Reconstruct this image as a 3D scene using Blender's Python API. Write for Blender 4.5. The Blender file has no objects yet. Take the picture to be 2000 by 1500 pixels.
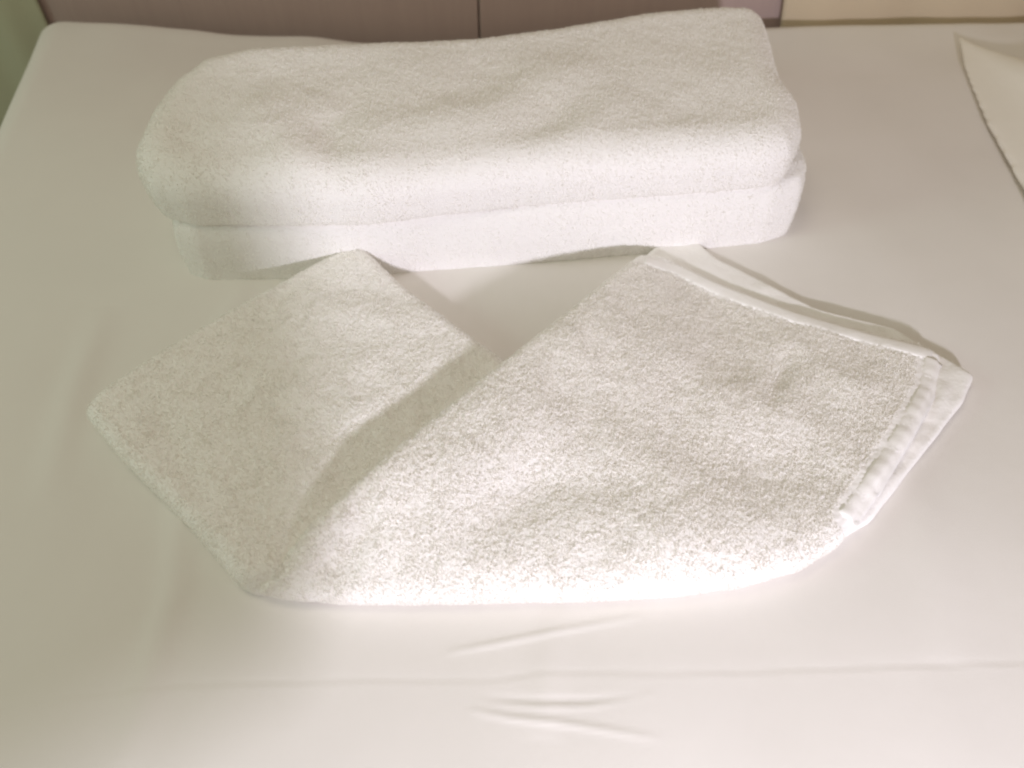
import bpy, math, random
import numpy as np
from mathutils import Vector, noise as mnoise

rng = np.random.default_rng(7)
scene = bpy.context.scene
C = scene.collection

# ------------------------------------------------------------ camera
CAM_H = 0.55            # metres above the bed surface (bed surface is z = 0)
PITCH = math.radians(50)
FOC = 1570.0            # focal length in photo pixels (2000 px wide)
cam_d = bpy.data.cameras.new('camera')
cam = bpy.data.objects.new('camera', cam_d)
C.objects.link(cam)
cam.location = (0, 0, CAM_H)
cam.rotation_euler = (math.radians(90) - PITCH, 0, 0)
cam_d.sensor_width = 36
cam_d.lens = FOC / 2000 * 36
cam_d.clip_start = 0.01
cam_d.clip_end = 50
cam_d.dof.use_dof = True
cam_d.dof.focus_distance = 0.68
cam_d.dof.aperture_fstop = 4.5
scene.camera = cam

# ------------------------------------------------------------ world and lamps
w = bpy.data.worlds.new('World')
scene.world = w
w.use_nodes = True
bg = w.node_tree.nodes['Background']
bg.inputs['Color'].default_value = (1.0, 0.87, 0.67, 1)
bg.inputs['Strength'].default_value = 0.25

def area(name, loc, target, size, energy, col):
    l = bpy.data.lights.new(name, 'AREA')
    l.shape = 'DISK'
    l.size = size
    l.energy = energy
    l.color = col
    o = bpy.data.objects.new(name, l)
    C.objects.link(o)
    o.location = loc
    o.rotation_euler = (Vector(target) - Vector(loc)).to_track_quat('-Z', 'Y').to_euler()
    return o
LAMP = (0.30, -0.58, 0.42)
area('key_lamp', LAMP, (0.0, 0.55, 0.0), 0.065, 9.0, (0.91, 0.875, 1.0))
area('side_lamp', (-1.5, 0.1, 0.75), (-0.3, 0.5, 0.0), 0.5, 3.1, (0.70, 1.0, 0.84))
area('room_lamp', (-0.5, 0.3, 1.9), (0.0, 0.7, 0.0), 0.7, 4.6, (1.0, 0.90, 0.74))

scene.view_settings.view_transform = 'Standard'
scene.view_settings.look = 'None'
scene.view_settings.exposure = 0.27
scene.view_settings.gamma = 1.0
scene.view_settings.use_curve_mapping = False
scene.cycles.filter_width = 2.2
scene.cycles.max_bounces = 16
scene.cycles.diffuse_bounces = 12
scene.cycles.transmission_bounces = 12
scene.render.filter_size = 2.2

# ------------------------------------------------------------ helpers
def P(u, v, z=0.0):
    """photo pixel (2000x1500) -> world point on the horizontal plane at height z"""
    dx = (u - 1000) / FOC
    dy = (750 - v) / FOC
    d = np.array([dx, math.cos(PITCH) + dy * math.sin(PITCH), -math.sin(PITCH) + dy * math.cos(PITCH)])
    t = (z - CAM_H) / d[2]
    return np.array([d[0] * t, d[1] * t, z])

def PL(pts):
    return np.array([P(*p)[:2] for p in pts])

def densify(poly, vals, step, closed=True, smooth=0):
    """resample a polyline with per vertex values"""
    n = len(poly)
    pts, vs = [], []
    rngn = n if closed else n - 1
    for i in range(rngn):
        a, b = poly[i], poly[(i + 1) % n]
        va, vb = vals[i], vals[(i + 1) % n]
        k = max(1, int(np.linalg.norm(b - a) / step))
        for j in range(k):
            t = j / k
            pts.append(a + (b - a) * t)
            vs.append(va + (vb - va) * t)
    if not closed:
        pts.append(poly[-1]); vs.append(vals[-1])
    pts, vs = np.array(pts), np.array(vs)
    for _ in range(smooth):
        if closed:
            pts = (np.roll(pts, 1, 0) + np.roll(pts, -1, 0)) * .25 + pts * .5
            vs = (np.roll(vs, 1, 0) + np.roll(vs, -1, 0)) * .25 + vs * .5
        else:
            q = pts.copy(); q[1:-1] = (pts[:-2] + pts[2:]) * .25 + pts[1:-1] * .5; pts = q
    return pts, vs

def seg_dist(p, poly, closed=True):
    """distance of points p (M,2) to a polyline and the nearest points"""
    a = poly
    b = np.roll(poly, -1, 0)
    if not closed:
        a, b = poly[:-1], poly[1:]
    best = np.full(len(p), 1e9)
    near = np.zeros_like(p)
    for i in range(len(a)):
        ab = b[i] - a[i]
        L = ab @ ab + 1e-18
        t = np.clip(((p - a[i]) @ ab) / L, 0, 1)
        q = a[i] + t[:, None] * ab
        d = np.hypot(*(p - q).T)
        m = d < best
        best[m] = d[m]
        near[m] = q[m]
    return best, near

def inside(p, poly):
    x, y = p[:, 0], p[:, 1]
    r = np.zeros(len(p), bool)
    n = len(poly)
    for i in range(n):
        x1, y1 = poly[i]; x2, y2 = poly[(i + 1) % n]
        c = ((y1 > y) != (y2 > y))
        if y1 != y2:
            r ^= c & (x < (x2 - x1) * (y - y1) / (y2 - y1) + x1)
    return r

_tab = {}
def vnoise(p, scale, seed=0):
    """smooth value noise on 2-D points, about -1..1"""
    if seed not in _tab:
        _tab[seed] = np.random.default_rng(1000 + seed).uniform(-1, 1, (256, 256))
    T = _tab[seed]
    q = p * scale + 77.3
    i = np.floor(q).astype(int)
    f = q - i
    f = f * f * (3 - 2 * f)
    x0, y0 = i[:, 0] % 256, i[:, 1] % 256
    x1, y1 = (x0 + 1) % 256, (y0 + 1) % 256
    fx, fy = f[:, 0], f[:, 1]
    return (T[x0, y0] * (1 - fx) + T[x1, y0] * fx) * (1 - fy) + (T[x0, y1] * (1 - fx) + T[x1, y1] * fx) * fy

def ridge(p, line, width, amp, taper=True):
    """raised (or sunken) fold along a world polyline"""
    out = np.zeros(len(p))
    n = len(line)
    for i in range(n - 1):
        a, b = np.array(line[i]), np.array(line[i + 1])
        ab = b - a
        t = ((p - a) @ ab) / (ab @ ab)
        tc = np.clip(t, 0, 1)
        d = np.hypot(*(p - (a + tc[:, None] * ab)).T)
        s = (i + tc) / (n - 1)
        k = np.sin(np.pi * np.clip(s, 0, 1)) ** .6 if taper else 1
        out = np.maximum(out, np.exp(-(d / width) ** 2) * k)
    return out * amp

def link_mesh(name, verts, faces, mat, parent=None, smooth=True):
    me = bpy.data.meshes.new(name)
    me.from_pydata([], [], [])
    verts = np.asarray(verts, dtype=np.float32)
    if isinstance(faces, np.ndarray):
        k = faces.shape[1]
        me.vertices.add(len(verts)); me.vertices.foreach_set('co', verts.ravel())
        me.loops.add(faces.size); me.loops.foreach_set('vertex_index', faces.astype(np.int32).ravel())
        me.polygons.add(len(faces))
        me.polygons.foreach_set('loop_start', np.arange(0, faces.size, k, dtype=np.int32))
        me.update(calc_edges=True)
    else:
        me.from_pydata(verts.tolist(), [], faces)
    me.validate()
    if smooth:
        me.polygons.foreach_set('use_smooth', np.ones(len(me.polygons), bool))
    me.materials.append(mat)
    o = bpy.data.objects.new(name, me)
    C.objects.link(o)
    if parent is not None:
        o.parent = parent
        o.matrix_parent_inverse = parent.matrix_world.inverted()
    return o

def thing(name, label, cat, loc=(0, 0, 0)):
    o = bpy.data.objects.new(name, None)
    o.empty_display_size = .05
    C.objects.link(o)
    o.location = loc
    bpy.context.view_layer.update()
    o['label'] = label; o['category'] = cat
    return o

# ------------------------------------------------------------ materials
def cloth(name, col, rough=.95, sheen=.15, bump=(), weave=0.0, trans=0.0, var=0.0):
    m = bpy.data.materials.new(name)
    m.use_nodes = True
    nt = m.node_tree
    b = nt.nodes['Principled BSDF']
    b.inputs['Base Color'].default_value = (*col, 1)
    b.inputs['Roughness'].default_value = rough
    b.inputs['Specular IOR Level'].default_value = .15
    b.inputs['Sheen Weight'].default_value = sheen
    b.inputs['Sheen Roughness'].default_value = .6
    tc = nt.nodes.new('ShaderNodeTexCoord')
    last = None
    for scale, strength, dist in bump:
        n = nt.nodes.new('ShaderNodeTexNoise')
        n.inputs['Scale'].default_value = scale
        n.inputs['Detail'].default_value = 3
        nt.links.new(tc.outputs['Object'], n.inputs['Vector'])
        bp = nt.nodes.new('ShaderNodeBump')
        bp.inputs['Strength'].default_value = strength
        bp.inputs['Distance'].default_value = dist
        nt.links.new(n.outputs['Fac'], bp.inputs['Height'])
        if last: nt.links.new(last.outputs['Normal'], bp.inputs['Normal'])
        last = bp
    if weave:
        for rot in ('X', 'Y'):
            wv = nt.nodes.new('ShaderNodeTexWave')
            wv.bands_direction = rot
            wv.inputs['Scale'].default_value = 260
            wv.inputs['Distortion'].default_value = 1.5
            wv.inputs['Detail'].default_value = 2
            nt.links.new(tc.outputs['Object'], wv.inputs['Vector'])
            bp = nt.nodes.new('ShaderNodeBump')
            bp.inputs['Strength'].default_value = weave
            bp.inputs['Distance'].default_value = .0004
            nt.links.new(wv.outputs['Fac'], bp.inputs['Height'])
            if last: nt.links.new(last.outputs['Normal'], bp.inputs['Normal'])
            last = bp
    if last: nt.links.new(last.outputs['Normal'], b.inputs['Normal'])
    if var:
        n = nt.nodes.new('ShaderNodeTexNoise')
        n.inputs['Scale'].default_value = 9
        n.inputs['Detail'].default_value = 4
        nt.links.new(tc.outputs['Object'], n.inputs['Vector'])
        r = nt.nodes.new('ShaderNodeMix'); r.data_type = 'RGBA'
        r.inputs[6].default_value = (*[c * (1 - var) for c in col], 1)
        r.inputs[7].default_value = (*[min(1, c * (1 + var)) for c in col], 1)
        nt.links.new(n.outputs['Fac'], r.inputs[0])
        nt.links.new(r.outputs[2], b.inputs['Base Color'])
    return m

M_sheet = cloth('white_sheet_cotton', (.80, .775, .74), .9, .05, [(14, .2, .003), (60, .08, .001), (450, .12, .0005)], weave=.22, var=.03)
M_terry = cloth('white_terry', (.93, .915, .90), 1, .1, [(420, .3, .0008)], var=.02)
M_pile = cloth('white_terry_loops', (.955, .945, .93), 1, .0)
_nt = M_pile.node_tree
_tr = _nt.nodes.new('ShaderNodeBsdfTranslucent'); _tr.inputs['Color'].default_value = (.95, .94, .91, 1)
_mx = _nt.nodes.new('ShaderNodeMixShader'); _mx.inputs['Fac'].default_value = .5
_nt.links.new(_nt.nodes['Principled BSDF'].outputs[0], _mx.inputs[1]); _nt.links.new(_tr.outputs[0], _mx.inputs[2])
_nt.links.new(_mx.outputs[0], _nt.nodes['Material Output'].inputs['Surface'])
M_bath = cloth('white_bath_terry', (.90, .885, .87), 1, .1, [(500, .25, .0006)], var=.02)
M_hem = cloth('white_woven_hem', (.90, .885, .86), .9, .1, [(300, .4, .0006)], weave=.2)
M_pillow = cloth('white_pillow_cotton', (.88, .86, .80), .9, .05, [(30, .2, .002)])
M_curtain = cloth('pale_curtain', (.50, .50, .36), .95, .1, [(40, .2, .002)])
M_curtain2 = cloth('cream_curtain', (.62, .52, .38), .95, .1, [(40, .2, .002)])

def board_material():
    m = cloth('mauve_brown_laminate', (.235, .165, .145), .5, 0, [(120, .15, .0006)])
    nt = m.node_tree; b = nt.nodes['Principled BSDF']
    tc = nt.nodes.new('ShaderNodeTexCoord'); mp = nt.nodes.new('ShaderNodeMapping')
    mp.inputs['Scale'].default_value = (60, 4, 4)
    n = nt.nodes.new('ShaderNodeTexNoise'); n.inputs['Scale'].default_value = 2; n.inputs['Detail'].default_value = 5
    r = nt.nodes.new('ShaderNodeValToRGB')
    r.color_ramp.elements[0].color = (.44, .335, .31, 1); r.color_ramp.elements[1].color = (.50, .385, .355, 1)
    nt.links.new(tc.outputs['Object'], mp.inputs['Vector']); nt.links.new(mp.outputs['Vector'], n.inputs['Vector'])
    nt.links.new(n.outputs['Fac'], r.inputs['Fac']); nt.links.new(r.outputs['Color'], b.inputs['Base Color'])
    return m
M_board = board_material()
M_dark = cloth('dark_gap', (.05, .04, .035), .9, 0)
M_floor = cloth('brown_floor', (.16, .12, .10), .6, 0, [(20, .2, .002)])
M_wall = cloth('cream_wall', (.55, .47, .36), .9, 0, [(80, .2, .001)])

# ------------------------------------------------------------ room
def box(name, x0, x1, y0, y1, z0, z1, mat, parent=None, bev=0.004):
    v = [(x, y, z) for x in (x0, x1) for y in (y0, y1) for z in (z0, z1)]
    f = [(0, 1, 3, 2), (4, 6, 7, 5), (0, 4, 5, 1), (2, 3, 7, 6), (0, 2, 6, 4), (1, 5, 7, 3)]
    o = link_mesh(name, np.array(v), f, mat, parent, smooth=False)
    if bev:
        md = o.modifiers.new('bevel', 'BEVEL'); md.width = bev; md.segments = 3
    return o

fl = link_mesh('floor', np.array([(-3, -2, -.55), (3, -2, -.55), (3, 1.6, -.55), (-3, 1.6, -.55)]), [(0, 1, 2, 3)], M_floor, smooth=False)
fl['kind'] = 'structure'
wl = box('wall', -3, 3, 1.6, 1.7, -.55, 2.0, M_wall, bev=0)
wl['kind'] = 'structure'

# headboard of two brown boards with a dark gap between them
BED_FAR = 1.145
hb = thing('headboard', 'mauve brown headboard of flush boards behind the far end of the bed', 'headboard', (0, 1.205, -.55))
sx = P(935, 20, .1)[0] * 1.0
hy = 1.205
seam_x = (935 - 1000) / FOC * (hy * math.cos(PITCH) + (CAM_H + .02) * math.sin(PITCH))
box('board', -1.05, seam_x - .0012, hy, hy + .03, -.55, .55, M_board, hb, .0015)
box('board', seam_x + .0012, 1.05, hy, hy + .03, -.55, .55, M_board, hb, .0015)
box('backing_panel', -1.03, 1.03, hy + .031, hy + .05, -.55, .54, M_dark, hb, 0)

def curtain(name, label, a, b, z0, z1, mat, waves, amp, phase=0.0, lean=0.0):
    nx, nz = 160, 30
    a, b = np.array(a, float), np.array(b, float)
    d = (b - a) / np.linalg.norm(b - a); nrm = np.array([-d[1], d[0]])
    V, F = [], []
    for j in range(nz + 1):
        tz = j / nz
        for i in range(nx + 1):
            t = i / nx
            off = amp * (math.sin(t * waves * 6.283 + phase + .5 * math.sin(tz * 3)) + .35 * math.sin(t * waves * 14 + 1 + tz)) * (1 - .35 * tz)
            p = a + (b - a) * t + nrm * off + d * lean * tz
            V.append((p[0], p[1], z0 + (z1 - z0) * tz))
    for j in range(nz):
        for i in range(nx):
            k = j * (nx + 1) + i
            F.append((k, k + 1, k + nx + 2, k + nx + 1))
    o = link_mesh(name, np.array(V), F, mat)
    md = o.modifiers.new('thick', 'SOLIDIFY'); md.thickness = .002
    o['label'] = label; o['category'] = 'curtain'; o['group'] = 'curtains behind the bed'
    return o
curtain('curtain', 'pale green curtain hanging beyond the far left corner of the bed', (-1.6, 1.10), (-.70, 1.193), -.5, 1.0, M_curtain, 6, .008)
curtain('curtain', 'cream curtain in soft folds beyond the far right corner of the bed', (.46, 1.184), (1.75, 1.182), -.5, 1.0, M_curtain2, 6, .005, 2.0, -.18)

# ------------------------------------------------------------ bed
bed = thing('bed', 'bed made up with a smooth white cotton sheet under the towels', 'bed', (0, .2, -.55))
box('mattress', -.59, .92, .01, 1.12, -.27, -.03, M_pillow, bed, .03)
box('bed_base', -.57, .90, .03, 1.06, -.52, -.275, M_floor, bed, .01)

nx, ny = 700, 620
gx = np.linspace(-.80, 1.02, nx); gy = np.linspace(-.14, 1.31, ny)
# parameters run over the sheet; beyond the mattress edge it turns down
X, Y = np.meshgrid(gx, gy, indexing='ij')
p = np.stack([X.ravel(), Y.ravel()], 1)
LX, RX, FY, NY, RAD = -.69, .95, 1.172, -.02, .045
def drop(p):
    """wrap the flat parameter plane over a rounded mattress edge"""
    x, y = p[:, 0].copy(), p[:, 1].copy()
    # rounded corners in plan
    ex = np.maximum(0, np.maximum((LX + RAD) - x, x - (RX - RAD)))
    ey = np.maximum(0, np.maximum(y - (FY - RAD), (NY + RAD) - y))
    e = np.hypot(ex, ey)
    ang = np.minimum(e / RAD, math.pi / 2)
    fall = np.maximum(0, e - RAD * math.pi / 2)
    out = RAD * np.sin(ang)
    z = -RAD * (1 - np.cos(ang)) - fall * 3.0
    k = np.where(e > 1e-9, out / np.maximum(e, 1e-9), 1)
    sx_ = np.where(x < 0, LX + RAD, RX - RAD)
    sy_ = np.where(y > .5, FY - RAD, NY + RAD)
    x2 = np.where(ex > 0, sx_ + np.sign(x) * ex * k, x)
    y2 = np.where(ey > 0, sy_ + np.sign(y - .5) * ey * k, y)
    return x2, y2, z, e
x2, y2, z, e = drop(p)
x2 = x2 + np.clip((-.25 - x2) / .4, 0, 1) * np.clip((1.13 - y2) * .17, 0, .06)
def W(*pts): return [P(u, v)[:2] for u, v in pts]
flat = np.clip(1 - e / .03, 0, 1)
z = z + vnoise(p, 3.2, 1) * .004 + vnoise(p, 8, 2) * .0016 + vnoise(p * np.array([1, .35]), 22, 3) * .0006
# far edge dips in the middle
z -= .030 * np.exp(-((p[:, 0] + .10) / .36) ** 2) * np.clip((p[:, 1] - .85) / .25, 0, 1)
z += vnoise(p * np.array([1, .6]), 11, 7) * .004 * np.clip((p[:, 1] - 1.0) / .1, 0, 1)
# the soft vertical folds on the left, the ironed crease and the small wrinkles at the front
z += ridge(p, W((350, 900), (345, 1150), (250, 1500)), .013, .0028)
z += ridge(p, W((150, 600), (90, 760), (40, 980)), .018, .0036)
z += ridge(p, W((480, 560), (420, 640), (300, 760)), .012, .003)
z += ridge(p, W((1080, 1190), (1070, 1300), (1060, 1450)), .012, .0012)
z += ridge(p, W((1700, 780), (1790, 1000), (1850, 1300)), .02, .002)
z += ridge(p, W((870, 1278), (960, 1262), (1090, 1238), (1250, 1210)), .0018, .0012)
z += ridge(p, W((915, 1388), (1000, 1406), (1110, 1418), (1290, 1448)), .0018, .0012)
z += ridge(p, W((930, 1372), (1060, 1384), (1150, 1382), (1280, 1362)), .0018, .0007)
z -= ridge(p, W((945, 1366), (1060, 1372), (1150, 1373), (1260, 1366)), .0022, .0008)
crease = W((-500, 1420), (-100, 1385), (210, 1356), (380, 1341), (750, 1330), (950, 1332), (1060, 1316), (1300, 1320), (1700, 1306), (2100, 1290), (2600, 1270))
dcr, _ = seg_dist(p, np.array(crease), closed=False)
side = np.interp(p[:, 0], [c[0] for c in crease], [c[1] for c in crease]) - p[:, 1]
near = dcr < .05
z += np.where(near, .00014 * np.exp(-(dcr / .005) ** 2) * np.sign(side) * (1 - np.exp(-(dcr / .0015) ** 2)) - .00028 * np.exp(-(dcr / .0014) ** 2), 0)
idx = np.arange(nx * ny).reshape(nx, ny)
F = np.stack([idx[:-1, :-1], idx[1:, :-1], idx[1:, 1:], idx[:-1, 1:]], -1).reshape(-1, 4)
link_mesh('sheet', np.stack([x2, y2, z], 1), F, M_sheet, bed)

# ------------------------------------------------------------ towels: cushioned folded slabs
class Slab:
    """folded cloth seen as a closed outline with its own mid height and thickness"""
    def __init__(s, pts, edge_r, seed=0, folds=(), wob=(.0025, .0012), crisp=2, sheet_step=.004, pw=2.0, rb=None):
        s.pw = pw; s.rb = rb or edge_r * .8
        # pts: (u, v, z of the silhouette, thickness)
        poly = np.array([P(u, v, zz)[:2] for u, v, zz in (q[:3] for q in pts)])
        zm = np.array([[q[2], q[3], (q[4] if len(q) > 4 else edge_r)] for q in pts])
        s.poly, s.vals = densify(poly, zm, sheet_step, smooth=crisp)
        n_ = s.poly
        s.poly = n_ + np.stack([vnoise(n_, 60, seed + 11), vnoise(n_, 60, seed + 12)], 1) * .0005
        s.r = edge_r; s.seed = seed; s.folds = folds; s.wob = wob
    def fields(s, p):
        d, near = seg_dist(p, s.poly)
        wsum = np.zeros(len(p)); acc = np.zeros((len(p), 3))
        for q, v in zip(s.poly[::3], s.vals[::3]):
            wt = 1 / (((p - q) ** 2).sum(1) + 1.6e-4) ** 1.5
            wsum += wt; acc += wt[:, None] * v
        zt = acc / wsum[:, None]
        s.rr = zt[:, 2]
        return d, near, zt[:, 0], zt[:, 1]
    def heights(s, p, d, zm, T):
        pr = np.clip(1 - (1 - np.clip(d / s.rr, 0, 1)) ** s.pw, 0, 1) ** (1 / s.pw)
        prb = np.clip(1 - (1 - np.clip(d / s.rb, 0, 1)) ** 2, 0, 1) ** .5
        inn = np.clip(d / (s.r * 1.2), 0, 1)
        wob = vnoise(p, 14, s.seed) * s.wob[0] + vnoise(p, 34, s.seed + 1) * s.wob[1] + vnoise(p, 90, s.seed + 2) * s.wob[1] * .35
        top = zm + T * .5 * pr + wob * (.08 + .92 * inn)
        for line, wd, amp in s.folds:
            top = top + ridge(p, [P(u, v, .122 if s.seed == 110 else .03)[:2] for u, v in line], wd, amp) * (.3 + .7 * inn) * np.where(pr > 0, 1, 0)
        bot = zm - (T * .5 + (.009 if s.seed == 100 else 0)) * prb
        return top, bot
    def build(s, name, mat, parent, step=.002, tufts=0, tl=.0028, skip=None, label=None, rough=.0003, smooth=4, vox=.0018):
        lo = s.poly.min(0) - step * 2; hi = s.poly.max(0) + step * 2
        ax = np.arange(lo[0], hi[0], step); ay = np.arange(lo[1], hi[1], step)
        X, Y = np.meshgrid(ax, ay, indexing='ij')
        p = np.stack([X.ravel(), Y.ravel()], 1)
        ins = inside(p, s.poly)
        nX, nY = X.shape
        I = ins.reshape(nX, nY)
        cell = I[:-1, :-1] | I[1:, :-1] | I[1:, 1:] | I[:-1, 1:]
        used = np.zeros((nX, nY), bool)
        used[:-1, :-1] |= cell; used[1:, :-1] |= cell; used[1:, 1:] |= cell; used[:-1, 1:] |= cell
        um = used.ravel()
        pp = p[um]
        d, near, zm, T = s.fields(pp)
        out = ~ins[um]
        snap = out | (d < step * .3)
        pp[snap] = near[snap]; d[snap] = 0
        top, bot = s.heights(pp, d, zm, T)
        bot = np.maximum(bot, .0008 if s.seed < 100 else bot)
        n = len(pp)
        # small random loop relief
        ids = np.full(nX * nY, -1); ids[um] = np.arange(n)
        ids = ids.reshape(nX, nY)
        ci, cj = np.nonzero(cell)
        Ft = np.stack([ids[ci, cj], ids[ci + 1, cj], ids[ci + 1, cj + 1], ids[ci, cj + 1]], 1)
        # bottom: shares the boundary vertices
        bnd = d <= 0
        bid = np.where(bnd, np.arange(n), 0); k = (~bnd).sum()
        bid[~bnd] = n + np.arange(k)
        Fb = bid[Ft][:, ::-1]
        top[bnd] = zm[bnd]
        V = np.concatenate([np.column_stack([pp, top]), np.column_stack([pp[~bnd], bot[~bnd]])])
        allb = bnd[Ft].all(1)
        F = np.concatenate([Ft, Fb[~allb]])
        # even out the mesh: voxel remesh and smooth, then read it back
        tmp = link_mesh('tmp', V, F, mat)
        md = tmp.modifiers.new('r', 'REMESH'); md.mode = 'VOXEL'; md.voxel_size = vox
        md = tmp.modifiers.new('s', 'SMOOTH'); md.iterations = smooth; md.factor = .5
        dg = bpy.context.evaluated_depsgraph_get()
        ev = tmp.evaluated_get(dg); me_ = ev.to_mesh()
        V = np.empty(len(me_.vertices) * 3, np.float32); me_.vertices.foreach_get('co', V); V = V.reshape(-1, 3).astype(float)
        F = np.empty(len(me_.loops), np.int32); me_.loops.foreach_get('vertex_index', F); F = F.reshape(-1, 4)
        ev.to_mesh_clear()
        old = tmp.data; bpy.data.objects.remove(tmp); bpy.data.meshes.remove(old)
        nv = len(V)
        V = V + np.column_stack([np.zeros(nv), np.zeros(nv), rng.normal(0, rough, nv)])
        o = link_mesh(name, V, F, mat, parent)
        if label: o['label'] = label
        if tufts:
            me = o.data
            # sample faces by area over top and sides
            v = V
            A, B, Cc, D = (v[F[:, i]] for i in range(4))
            nn = np.cross(Cc - A, D - B)
            ar = np.linalg.norm(nn, axis=1) * .5
            nrm = nn / (np.linalg.norm(nn, axis=1)[:, None] + 1e-12)
            ok = (nrm[:, 2] > -.75)
            if skip is not None:
                cen = (A + B + Cc + D) / 4
                ok &= ~skip(cen[:, :2])
            pr_ = ar * ok; pr_ /= pr_.sum()
            f = rng.choice(len(F), tufts, p=pr_)
            a_, b_ = rng.random(tufts)[:, None], rng.random(tufts)[:, None]
            base = (A[f] * (1 - a_) + B[f] * a_) * (1 - b_) + (D[f] * (1 - a_) + Cc[f] * a_) * b_
            N = nrm[f]
            dirn = N + rng.normal(0, .55, (tufts, 3)) ; dirn /= np.linalg.norm(dirn, axis=1)[:, None]
            side = np.cross(dirn, rng.normal(0, 1, (tufts, 3))); side /= np.linalg.norm(side, axis=1)[:, None]
            clump = (.85 + .2 * vnoise(base[:, :2], 160, 31) + .1 * vnoise(base[:, :2], 50, 32))[:, None]
            ln = tl * rng.uniform(.6, 1.2, (tufts, 1)) * clump
            wd = .00042 * rng.uniform(.7, 1.3, (tufts, 1))
            base = base - N * .0005
            fn = np.cross(side, dirn); fl_ = (fn * (N + np.array([0, -.3, .6]))).sum(1) < 0
            side[fl_] *= -1
            bend = np.cross(side, dirn) * ln * rng.uniform(-.5, .5, (tufts, 1))
            tv = np.stack([base - side * wd, base + side * wd,
                           base + dirn * ln * .6 + side * wd * 1.1 + bend * .4, base + dirn * ln + bend,
                           base + dirn * ln * .6 - side * wd * 1.1 + bend * .4], 1).reshape(-1, 3)
            k0 = np.arange(tufts)[:, None] * 5
            tf = k0 + np.arange(5)[None]
            # join the loops to the same mesh as second material
            Va = np.concatenate([V, tv])
            me2 = bpy.data.meshes.new(name)
            nq, nt_ = len(F), len(tf)
            me2.vertices.add(len(Va)); me2.vertices.foreach_set('co', Va.astype(np.float32).ravel())
            li = np.concatenate([F.ravel(), (tf + len(V)).ravel()]).astype(np.int32)
            me2.loops.add(len(li)); me2.loops.foreach_set('vertex_index', li)
            me2.polygons.add(nq + nt_)
            me2.polygons.foreach_set('loop_start', np.concatenate([np.arange(nq) * 4, nq * 4 + np.arange(nt_) * 5]).astype(np.int32))
            me2.update(calc_edges=True)
            me2.materials.append(mat); me2.materials.append(M_pile)
            me2.polygons.foreach_set('material_index', np.concatenate([np.zeros(nq), np.ones(nt_)]).astype(np.int32))
            me2.polygons.foreach_set('use_smooth', np.ones(nq + nt_, bool))
            me2.validate()
            o.data = me2
        return o
    def surf(s, p):
        d, near, zm, T = s.fields(p)
        t, b = s.heights(p, d, zm, T)
        return t

def band(name, slab, inner, width, mat, parent, lift=.0015, pucker=.0012, label=None, freq=16):
    """a woven hem band lying along a line on a slab's top"""
    line, _ = densify(inner, np.zeros(len(inner)), .0025, closed=False, smooth=3)
    n = len(line); k = 7
    tg = np.gradient(line, axis=0); tg /= np.linalg.norm(tg, axis=1)[:, None]
    nr = np.stack([-tg[:, 1], tg[:, 0]], 1)
    V = []
    arc = np.concatenate([[0], np.cumsum(np.linalg.norm(np.diff(line, axis=0), axis=1))])
    for j in range(k):
        s_ = (j / (k - 1) - .5) * 2
        q = line + nr * (s_ * width * .5)[None] if np.ndim(s_) else line + nr * s_ * width * .5
        zc = slab.surf(q) if True else 0
        zl = slab.surf(line)
        zc = np.where(inside(q, slab.poly), zc, zl - .003)
        pk = pucker * (np.sin(arc / width * 2.2 + .8 * np.sin(arc * 60)) + .5 * np.sin(arc * 430 + 1)) * (.4 + .6 * (1 - abs(s_)))
        prof = lift * (1 - .7 * s_ ** 2)
        V.append(np.column_stack([q, zc + prof + pk + (-.0006 if abs(s_) == 1 else 0)]))
    V = np.concatenate(V)
    Fq = []
    for j in range(k - 1):
        for i in range(n - 1):
            a = j * n + i
            Fq.append((a, a + 1, a + n + 1, a + n))
    o = link_mesh(name, V, Fq, mat, parent)
    md = o.modifiers.new('thick', 'SOLIDIFY'); md.thickness = .0022; md.offset = -1
    if label: o['label'] = label
    return o

# ---- stack: lower bath towel
t1 = thing('bath_towel', 'folded thick white bath towel, the lower one under the other bath towel', 'towel', (*P(950, 480)[:2], 0))
t1['group'] = 'folded bath towels in a stack'
Z1, T1 = .037, .075
lower = Slab([(347, 462, .034, T1), (352, 500, .025, T1), (395, 512, .025, T1), (600, 505, .03, T1), (760, 495, .03, T1), (1000, 475, .032, T1), (1300, 447, .033, T1),
              (1500, 428, .033, T1), (1556, 410, .033, T1), (1566, 370, .036, T1), (1545, 320, .037, T1), (1520, 230, .037, T1), (1500, 150, .04, T1), (1440, 130, .04, T1),
              (900, 170, .04, T1), (480, 200, .04, T1), (370, 260, .04, T1), (350, 360, .04, T1)],
             .010, 100, [([(545, 480), (500, 450)], .012, .003)], wob=(.0015, .0004), pw=2.0, rb=.007)
lower.build('folded_towel', M_bath, t1, .0022, tufts=150000, tl=.0022, rough=.0002, smooth=9, vox=.0022)
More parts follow.
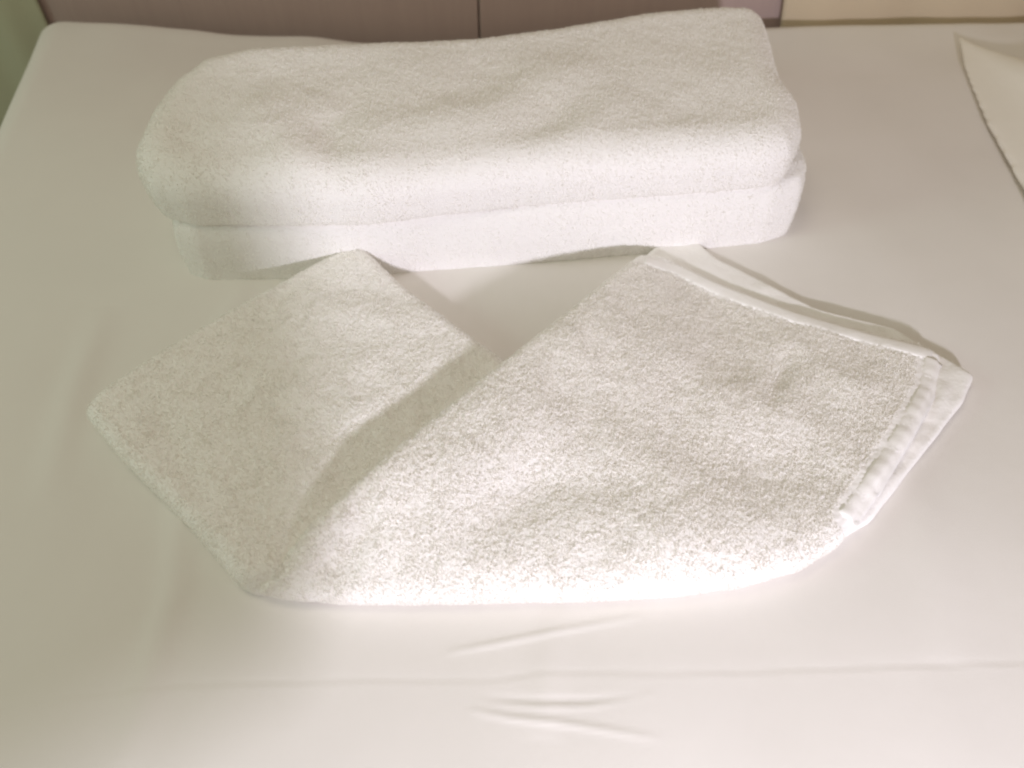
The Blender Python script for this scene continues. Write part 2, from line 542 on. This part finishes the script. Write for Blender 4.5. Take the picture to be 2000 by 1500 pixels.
# ---- stack: upper bath towel
t2 = thing('bath_towel', 'folded white bath towel on top of the stack, with dented upper face', 'towel', (*P(930, 400, .072)[:2], .072))
t2['group'] = 'folded bath towels in a stack'
ZT = .098; T2 = .060
upper = Slab([(268, 318, ZT, T2), (275, 352, ZT - .003, T2), (300, 385, ZT - .006, T2), (360, 398, ZT - .005, T2), (600, 398, ZT, T2), (720, 395, ZT, T2), (1000, 362, ZT, T2), (1300, 340, ZT, T2),
              (1500, 325, ZT, T2), (1543, 312, ZT, T2), (1563, 275, ZT, T2), (1555, 225, ZT, T2), (1520, 180, ZT + .002, T2), (1504, 110, ZT + .003, T2), (1490, 62, ZT + .004, T2), (1462, 46, ZT + .005, T2),
              (1400, 44, ZT + .005, T2), (1250, 58, ZT + .002, T2), (1100, 84, ZT, T2), (930, 106, ZT-.001, T2), (760, 114, ZT-.002, T2), (500, 126, ZT-.002, T2), (400, 150, ZT - .003, T2), (345, 190, ZT - .002, T2),
              (305, 240, ZT - .002, T2)],
             .036, 110, [([(540, 240), (590, 380)], .025, .005), ([(640, 230), (665, 360)], .016, -.003), ([(700, 270), (950, 230), (1150, 130)], .028, .004),
                         ([(750, 320), (960, 290), (1120, 240)], .020, -.0035), ([(1080, 300), (1230, 180)], .022, .003), ([(420, 300), (600, 180)], .04, .004)],
             wob=(.0022, .0006), pw=2.0, rb=.006)
upper.build('folded_towel', M_bath, t2, .0022, tufts=170000, tl=.0022, rough=.0002, smooth=9, vox=.0022)

# ---- hand towel folded into a V
ht = thing('hand_towel', 'fluffy white hand towel folded into a V in front of the stack, hemmed at right', 'towel', (*P(1000, 900)[:2], 0))
left = Slab([(168, 812, .013, .024), (200, 775, .014, .026), (330, 692, .015, .030), (470, 610, .016, .030), (590, 545, .017, .032), (705, 484, .022, .034), (732, 515, .022, .034),
             (800, 580, .018, .032), (985, 715, .017, .030), (1040, 760, .016, .030), (900, 900, .016, .030), (760, 1090, .016, .030), (560, 1155, .016, .030), (500, 1158, .016, .030), (465, 1140, .016, .030),
             (380, 1040, .015, .028), (300, 960, .014, .026), (240, 900, .014, .024)],
            .012, 1, [([(400, 1000), (330, 850), (280, 780)], .012, -.0025), ([(600, 700), (700, 830)], .03, .003), ([(540, 600), (860, 640)], .02, .002)], wob=(.002, .0012))
left.build('folded_end', M_terry, ht, .0018, tufts=130000, tl=.0021)
under = Slab([(1230, 530, .005, .008), (1290, 475, .005, .008), (1325, 456, .005, .008), (1352, 466, .005, .008), (1400, 508, .005, .008), (1470, 542, .005, .008), (1550, 584, .005, .008), (1600, 606, .005, .008), (1740, 640, .004, .006),
              (1850, 706, .007, .010), (1903, 738, .008, .010), (1880, 790, .008, .010), (1800, 890, .008, .010), (1700, 1020, .008, .010), (1600, 1080, .005, .008),
              (1200, 1100, .005, .008), (1000, 1000, .005, .008), (1100, 700, .005, .008)],
             .005, 21, [([(1560, 590), (1640, 640)], .006, .001), ([(1860, 720), (1840, 800)], .006, .0025), ([(1820, 800), (1800, 860)], .005, .002), ([(1440, 545), (1470, 552)], .006, .0006)], wob=(.0012, .0018), crisp=1)
def near_edge(poly, dist):
    def f(q):
        d, _ = seg_dist(q, poly, closed=False); return d < dist
    return f
u_edge = PL([(1240, 520, .01), (1290, 475, .01), (1325, 456, .01), (1352, 466, .01), (1400, 508, .01), (1470, 542, .01), (1550, 584, .01), (1740, 640, .01), (1850, 706, .01), (1903, 738, .01), (1880, 790, .01), (1800, 890, .01), (1700, 1020, .01), (1640, 1080, .01)])
under.build('under_layer', M_hem, ht, .0018, tufts=0, rough=.0001, vox=.0013)
flap = Slab([(497, 1160, .018, .024, 0.03), (530, 1120, .026, .022, 0.03), (600, 1030, .040, .018, .009), (750, 900, .044, .020, .009), (985, 712, .040, .022, .009), (1110, 615, .034, .022, .009), (1200, 540, .026, .020, .009), (1248, 500, .018, .014, 0.02), (1300, 508, .013, .012, 0.006), (1400, 556, .011, .011, 0.006),
             (1550, 612, .010, .010, 0.006), (1700, 655, .010, .010, 0.006), (1800, 676, .010, .010, 0.006), (1836, 696, .010, .009, 0.006), (1826, 760, .010, .010, 0.006), (1790, 840, .016, .012, 0.006), (1740, 920, .019, .012, 0.006), (1690, 990, .017, .014, 0.006),
             (1640, 1066, .017, .022, 0.03), (1560, 1112, .018, .032, 0.06), (1450, 1140, .019, .036, 0.06), (1300, 1160, .020, .038, 0.06), (1100, 1168, .020, .038, 0.06), (900, 1173, .019, .036, 0.06), (700, 1175, .018, .034, 0.06), (570, 1172, .017, .030, 0.06)],
            .017, 41, [([(620, 1130), (720, 1050), (700, 980)], .012, -.004), ([(900, 1080), (1050, 960), (1300, 950)], .022, -.004), ([(1280, 870), (1650, 900)], .03, -.004),
                       ([(1500, 790), (1560, 660)], .010, -.003), ([(1590, 700), (1760, 760)], .02, .003), ([(800, 1010), (1100, 800)], .03, .003)], wob=(.0026, .0010))
hem_top = PL([(1258, 512, .022), (1320, 524, .019), (1400, 562, .017), (1550, 618, .016), (1700, 661, .016), (1820, 692, .016)])
hem_side = PL([(1824, 700, .016), (1812, 760, .019), (1770, 838, .025), (1722, 915, .025), (1682, 975, .024), (1655, 1012, .024)])
he = np.concatenate([hem_top, hem_side])
flap.build('folded_flap', M_terry, ht, .0018, tufts=240000, tl=.0021, skip=near_edge(he, .0115))
band('hem', flap, hem_top, .017, M_hem, ht, lift=.0008, pucker=.0003)
band('hem', flap, hem_side, .017, M_hem, ht, lift=.0008, pucker=.0007)

# ------------------------------------------------------------ pillow at the right edge
pc = thing('pillow', 'white pillow with a pointed corner poking in at the right edge', 'pillow', (*P(2150, 260)[:2], 0))
pil = Slab([(1866, 66, .004, .008), (1880, 130, .005, .012), (1925, 240, .007, .018), (1990, 355, .009, .022), (2120, 560, .03, .06), (2500, 620, .03, .06),
            (2600, 400, .03, .06), (2450, 190, .03, .06), (2150, 165, .03, .06), (2000, 122, .015, .026), (1920, 92, .010, .016)], .07, 120, [], wob=(.0008, .0), crisp=1)
pil.build('cushion', M_pillow, pc, .004, rough=0, vox=.003, smooth=6)

# ------------------------------------------------------------ unseen blocker added between the lamp and the left side, cut to its shadow
L = np.array(LAMP)
def shade_point(u, v, z, q0, dvec):
    """where the line from the lamp to a point of the shadow's edge meets the upright plane of the chair back"""
    B = P(u, v, z)
    n = np.array([-dvec[1], dvec[0], 0.0])
    t = ((q0 - L) @ n) / ((B - L) @ n)
    return L + (B - L) * t
B1, B2 = P(0, 1470), P(500, 1180)
dv = (B1 - B2) / np.linalg.norm(B1 - B2)
q0 = L + (B2 - L) * .52
pts = [shade_point(*a, q0, dv) for a in ((500, 1190, 0), (535, 1130, 0), (548, 1050, 0), (552, 800, .0), (560, 560, 0))]
end = pts[-1]
ul = [((q - q0) @ dv, q[2]) for q in pts]
ul = [(.34, ul[0][1] + .002)] + ul + [(ul[-1][0] - .0, .31), (ul[-1][0] + .02, .36), (.06, .385), (.34, .385)]
nrm = np.array([-dv[1], dv[0], 0.0])
blk = thing('chair', 'wooden chair turned towards the near side of the bed at the left', 'chair', (*(q0 + dv * .18 - nrm * .0)[:2], -.55))
V = []
for off in (0, .016):
    for a, zz in ul:
        q = q0 + dv * a + nrm * off
        V.append((q[0], q[1], zz))
n = len(ul)
Fc = [tuple(range(n)), tuple(range(2 * n - 1, n - 1, -1))] + [(i, i + n, (i + 1) % n + n, (i + 1) % n) for i in range(n)]
link_mesh('backrest', np.array(V), Fc, M_floor, blk, smooth=False)
def post(name, a, off, z0, z1, r=.016):
    q = q0 + dv * a + nrm * off
    v = [(q[0] + r * (1 if z == z1 else .8) * math.cos(t), q[1] + r * math.sin(t), z) for z in (z0, z1) for t in np.linspace(0, 2 * math.pi, 13)[:-1]]
    f = [(i, (i + 1) % 12, (i + 1) % 12 + 12, i + 12) for i in range(12)] + [tuple(range(11, -1, -1)), tuple(range(12, 24))]
    link_mesh(name, np.array(v), f, M_floor, blk)
sgn = -1 if (q0 + nrm * .3)[1] > q0[1] else 1
SZ = -.10
post('leg', .30, .008, -.55, .30); post('leg', .08, .008, -.55, SZ); post('leg', .30, sgn * .34, -.55, SZ); post('leg', .08, sgn * .34, -.55, SZ)
V = []
for zz in (SZ, SZ + .03):
    for a, off in ((.02, -.0), (.36, -.0), (.36, sgn * .37), (.02, sgn * .37)):
        q = q0 + dv * a + nrm * off; V.append((q[0], q[1], zz))
link_mesh('seat', np.array(V), [(3, 2, 1, 0), (4, 5, 6, 7), (0, 1, 5, 4), (1, 2, 6, 5), (2, 3, 7, 6), (3, 0, 4, 7)], M_floor, blk, smooth=False)
print('CHAIR', q0, dv, sgn, ul)
